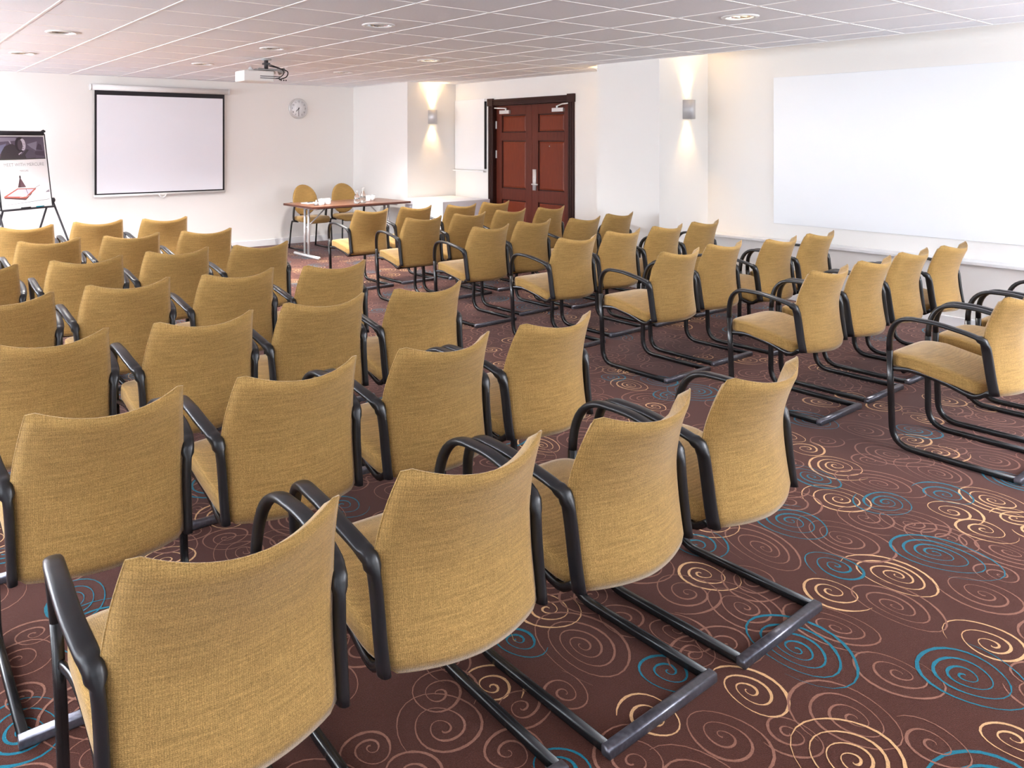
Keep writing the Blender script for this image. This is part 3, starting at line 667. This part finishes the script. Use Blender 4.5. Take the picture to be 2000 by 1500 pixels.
# ------------------------------------------------------------------ conference chairs
def back_mesh():
    mb = MB(); nu, nv = 20, 18; W = nu+1
    def prof(v):       # rear profile y at side edge
        return .082+(.121-.082)*math.sin(min(v/.55, 1)*math.pi/2) - (0 if v < .45 else (.075*((v-.45)/.55)**1.7))
    def P(u, v, side):
        hw = .228+.012*math.sin(v*math.pi)**1 - .016*max(0, v-.45)/.55
        au = abs(u)
        zt = .853-.037*(1-au**2.1)-.012*max(0, (au-.94)/.06)**2
        zb = .380+.016*max(0, (au-.88)/.12)**2-.006*(1-au)
        z = zb+(zt-zb)*v
        cv = (.058+.012*v)*(1-au**2.0)
        y = prof(v)-cv
        edge = min(1, (1-au)/.25, v/.14+.0, (1-v)/.12); edge = max(0, edge)
        th = .014+.036*math.sqrt(max(0, 1-(1-edge)**2))
        rear_round = .010*(1-math.sqrt(max(0, 1-(1-min(1, (1-au)/.08, v/.06, (1-v)/.05))**2)))
        y = y+rear_round if side == 0 else y+th-.004*0
        return (u*hw, y, z)
    vs = [P(-1+2*i/nu, j/nv, s) for s in (0, 1) for j in range(nv+1) for i in range(nu+1)]; off = W*(nv+1); fs = []
    # concentrate samples near the edges
    def ease(t): return t+.0
    for j in range(nv):
        for i in range(nu):
            a = j*W+i; fs.append((a, a+1, a+1+W, a+W)); fs.append((off+a, off+a+W, off+a+1+W, off+a+1))
    per = [i for i in range(nu)]+[j*W+nu for j in range(nv)]+[nv*W+i for i in range(nu, 0, -1)]+[j*W for j in range(nv, 0, -1)]
    for k in range(len(per)): a, b = per[k], per[(k+1) % len(per)]; fs.append((a, b, off+b, off+a))
    mb.add(vs, fs, 0, True); me = mb.mesh('backrest', M['fabric'])
    pts = [Vector(vs[i])+Vector((0, .003, 0)) for i in per]+[Vector(vs[per[0]])+Vector((0, .003, 0))]
    pp = MB().sweep(pts, (.0028, .0028), 6); return me, pp.mesh('piping', M['fabric'])
def seat_mesh():
    mb = MB(); n = 40; vs = []
    y0, y1, hw = .135, .565, .226; cy, hy = (y0+y1)/2, (y1-y0)/2
    prof = [(.02, 0), (.96, 0), (.99, .004), (1, .014), (1, .054), (.99, .064), (.965, .069), (.85, .073), (.45, .076), (.02, .077)]
    for r, z in prof:
        for k in range(n):
            a = 2*math.pi*(k+.5)/n; c, s = math.cos(a), math.sin(a)
            x = r*hw*math.copysign(abs(c)**.3, c); y = cy+r*hy*math.copysign(abs(s)**.3, s); f = (y-y0)/(y1-y0)
            base = .352+.072*math.sin(min(1, max(0, f))*math.pi/2)-.012*max(0, f-.7)/.3
            vs.append((x, y, base+z*(.85+.15*f)))
    fs = [(i*n+k, i*n+(k+1) % n, (i+1)*n+(k+1) % n, (i+1)*n+k) for i in range(len(prof)-1) for k in range(n)]+[tuple(range(n)), tuple((len(prof)-1)*n+k for k in range(n))]
    return mb.add(vs, fs, 0, True).mesh('seat', M['fabric'])
def base_path(sx):
    X = sx*.222
    return [(X, .004, .0145), (X, .40, .0145)]+bez((X, .44, .0145), (X, .535, .0145), (X, .54, .11), 7)+[(sx*.228, .543, .30), (sx*.238, .545, .50)]
def arm_path(sx):
    a = bez((sx*.238, .545, .50), (sx*.250, .548, .675), (sx*.262, .43, .683), 9)
    b = spline([(sx*.262, .43, .683), (sx*.266, .33, .682), (sx*.265, .24, .668), (sx*.258, .165, .650), (sx*.250, .128, .630)], 4)[1:]
    c = spline([(sx*.250, .128, .630), (sx*.246, .120, .600), (sx*.242, .112, .54), (sx*.240, .100, .45), (sx*.238, .088, .383)], 3)[1:]
    p = a+b+c; n1, n2 = len(a), len(b); sz = []
    for i in range(len(p)):
        if i < n1: t_ = i/(n1-1); sz.append((.0140+.0082*t_, .0140-.003*t_))
        elif i < n1+n2-3: sz.append((.0222, .0105))
        elif i < n1+n2+2: sz.append((.0205, .018))
        else: sz.append((.0125, .0215))
    return p, sz
CH = {}
bk, pip = back_mesh(); CH['backrest'] = bk; CH['piping'] = pip; CH['seat'] = seat_mesh()
for s_, nm in ((-1, 'l'), (1, 'r')):
    CH['leg_'+nm] = MB().sweep(base_path(s_), (.0135, .0145), 12, side=(1, 0, 0), power=3.4).mesh('leg', M['steel_black'])
    p, sz = arm_path(s_); CH['arm_'+nm] = MB().sweep(p, sz, 12, side=(1, 0, 0), power=2.6).mesh('armrest', M['black'])
    CH['rail_'+nm] = MB().sweep(spline([(s_*.232, .545, .405), (s_*.218, .44, .412), (s_*.214, .30, .385), (s_*.222, .18, .354), (s_*.234, .105, .395)], 4), (.008, .012), 8, side=(1, 0, 0), power=3).mesh('seat_rail', M['steel_black'])
CH['bar'] = MB().sweep([(-.236, 0, .015), (.236, 0, .015)], (.015, .016), 12, power=5).mesh('base_bar', M['worn'])
for yy, zz, nm in ((.20, .345, 'cross_r'), (.49, .398, 'cross_f')): CH[nm] = MB().sweep([(-.215, yy, zz), (.215, yy, zz)], (.010, .012), 8).mesh('seat_crossbar', M['steel_black'])
def make_chair(x, y, rz, label, group):
    t = thing('conference_chair', label, 'chair', (x, y, 0), rz, group)
    b = link('backrest', CH['backrest'], t); link('piping', CH['piping'], b); link('seat', CH['seat'], t)
    link('base_bar', CH['bar'], t); link('seat_crossbar', CH['cross_r'], t); link('seat_crossbar', CH['cross_f'], t)
    for nm in 'lr': link('leg', CH['leg_'+nm], t); link('armrest', CH['arm_'+nm], t); link('seat_rail', CH['rail_'+nm], t)
    return t
# (x, y, turn in degrees) of each chair; columns run away from the aisle
LEFT = [[(2.3645, 1.305, 1.2), (1.7765, 1.318, .6), (1.183, 1.35, -1.5), (.590, 1.34, -.8)],
        [(2.34, 2.20, 1.5), (1.75, 2.19, 1), (1.155, 2.21, -2), (.578, 2.24, -.6)],
        [(2.34, 3.10, -1), (1.76, 3.12, -.7), (1.172, 3.085, 1), (.582, 3.118, 0)],
        [(2.29, 4.00, -2.5), (1.725, 4.06, -2), (1.155, 4.10, -.4), (.569, 4.027, 0)],
        [(2.33, 5.09, .8), (1.742, 5.13, -.8), (1.155, 5.08, -1.5), (.555, 5.068, 0)],
        [(2.32, 6.14, -1.5), (1.735, 6.18, .4), (1.15, 6.21, -1.2), (.565, 6.17, 0)],
        [(2.355, 7.33, 1.5), (1.78, 7.40, -1.5), (1.17, 7.32, -.6)]]
RIGHT = [[(4.513, 1.238, 0), (5.12, 1.25, .5), (5.72, 1.24, 0)],
         [(4.53, 2.15, 0), (5.115, 2.16, -1), (5.69, 2.17, -1), (6.27, 2.14, -.7)],
         [(4.46, 3.11, 1), (5.055, 3.15, 0), (5.63, 3.05, .4), (6.21, 3.05, -.5)],
         [(4.45, 4.02, .6), (5.09, 4.10, 0), (5.67, 4.10, 1), (6.26, 4.12, 1)],
         [(4.42, 4.99, 1.5), (5.04, 5.09, .4), (5.62, 5.00, -1), (6.24, 5.09, 1.2)],
         [(4.40, 5.95, -1.3), (5.02, 6.00, 1.5), (5.63, 6.05, -.4), (6.22, 6.03, 1.5)],
         [(4.43, 6.93, 1.5), (5.05, 6.97, -1), (5.63, 6.88, -1), (6.21, 6.95, 1.5)]]
ORD = ['first', 'second', 'third', 'fourth']
ROWS = ['nearest row', 'second nearest row', 'third nearest row', 'middle row', 'fifth nearest row', 'second farthest row', 'farthest row']
for blk, rows in (('left', LEFT), ('right', RIGHT)):
    for r, row in enumerate(rows):
        for it in range(60):      # keep neighbouring arms apart
            for c in range(len(row)-1):
                d = abs(row[c+1][0]-row[c][0]); g = (.586-d)/2
                if g > 0:
                    sg = 1 if row[c+1][0] > row[c][0] else -1
                    row[c] = (row[c][0]-sg*g, row[c][1], row[c][2]*.5); row[c+1] = (row[c+1][0]+sg*g, row[c+1][1], row[c+1][2]*.5)
        for c, (x, y, a) in enumerate(row):
            t = make_chair(x, y, R(a), 'tan cantilever armchair, %s from the aisle in the %s, %s block' % (ORD[c], ROWS[r], blk), 'tan armchairs of the %s seating block' % blk)
            if blk == 'left' and r == 0 and c == 2:
                t['label'] = 'tan cantilever armchair, third from the aisle, nearest row, with loose threads, left block'
                mb = MB(); mb.sweep(spline([(.10, .055, .382), (.105, .05, .37), (.112, .05, .352), (.118, .048, .350)]), (.0007, .0007), 5)
                mb.sweep(spline([(.045, .045, .380), (.05, .04, .373), (.06, .042, .372), (.063, .045, .379)]), (.0007, .0007), 5)
                part('loose_thread', mb, M['fabric'], t, label='pale thread hanging from the back edge')
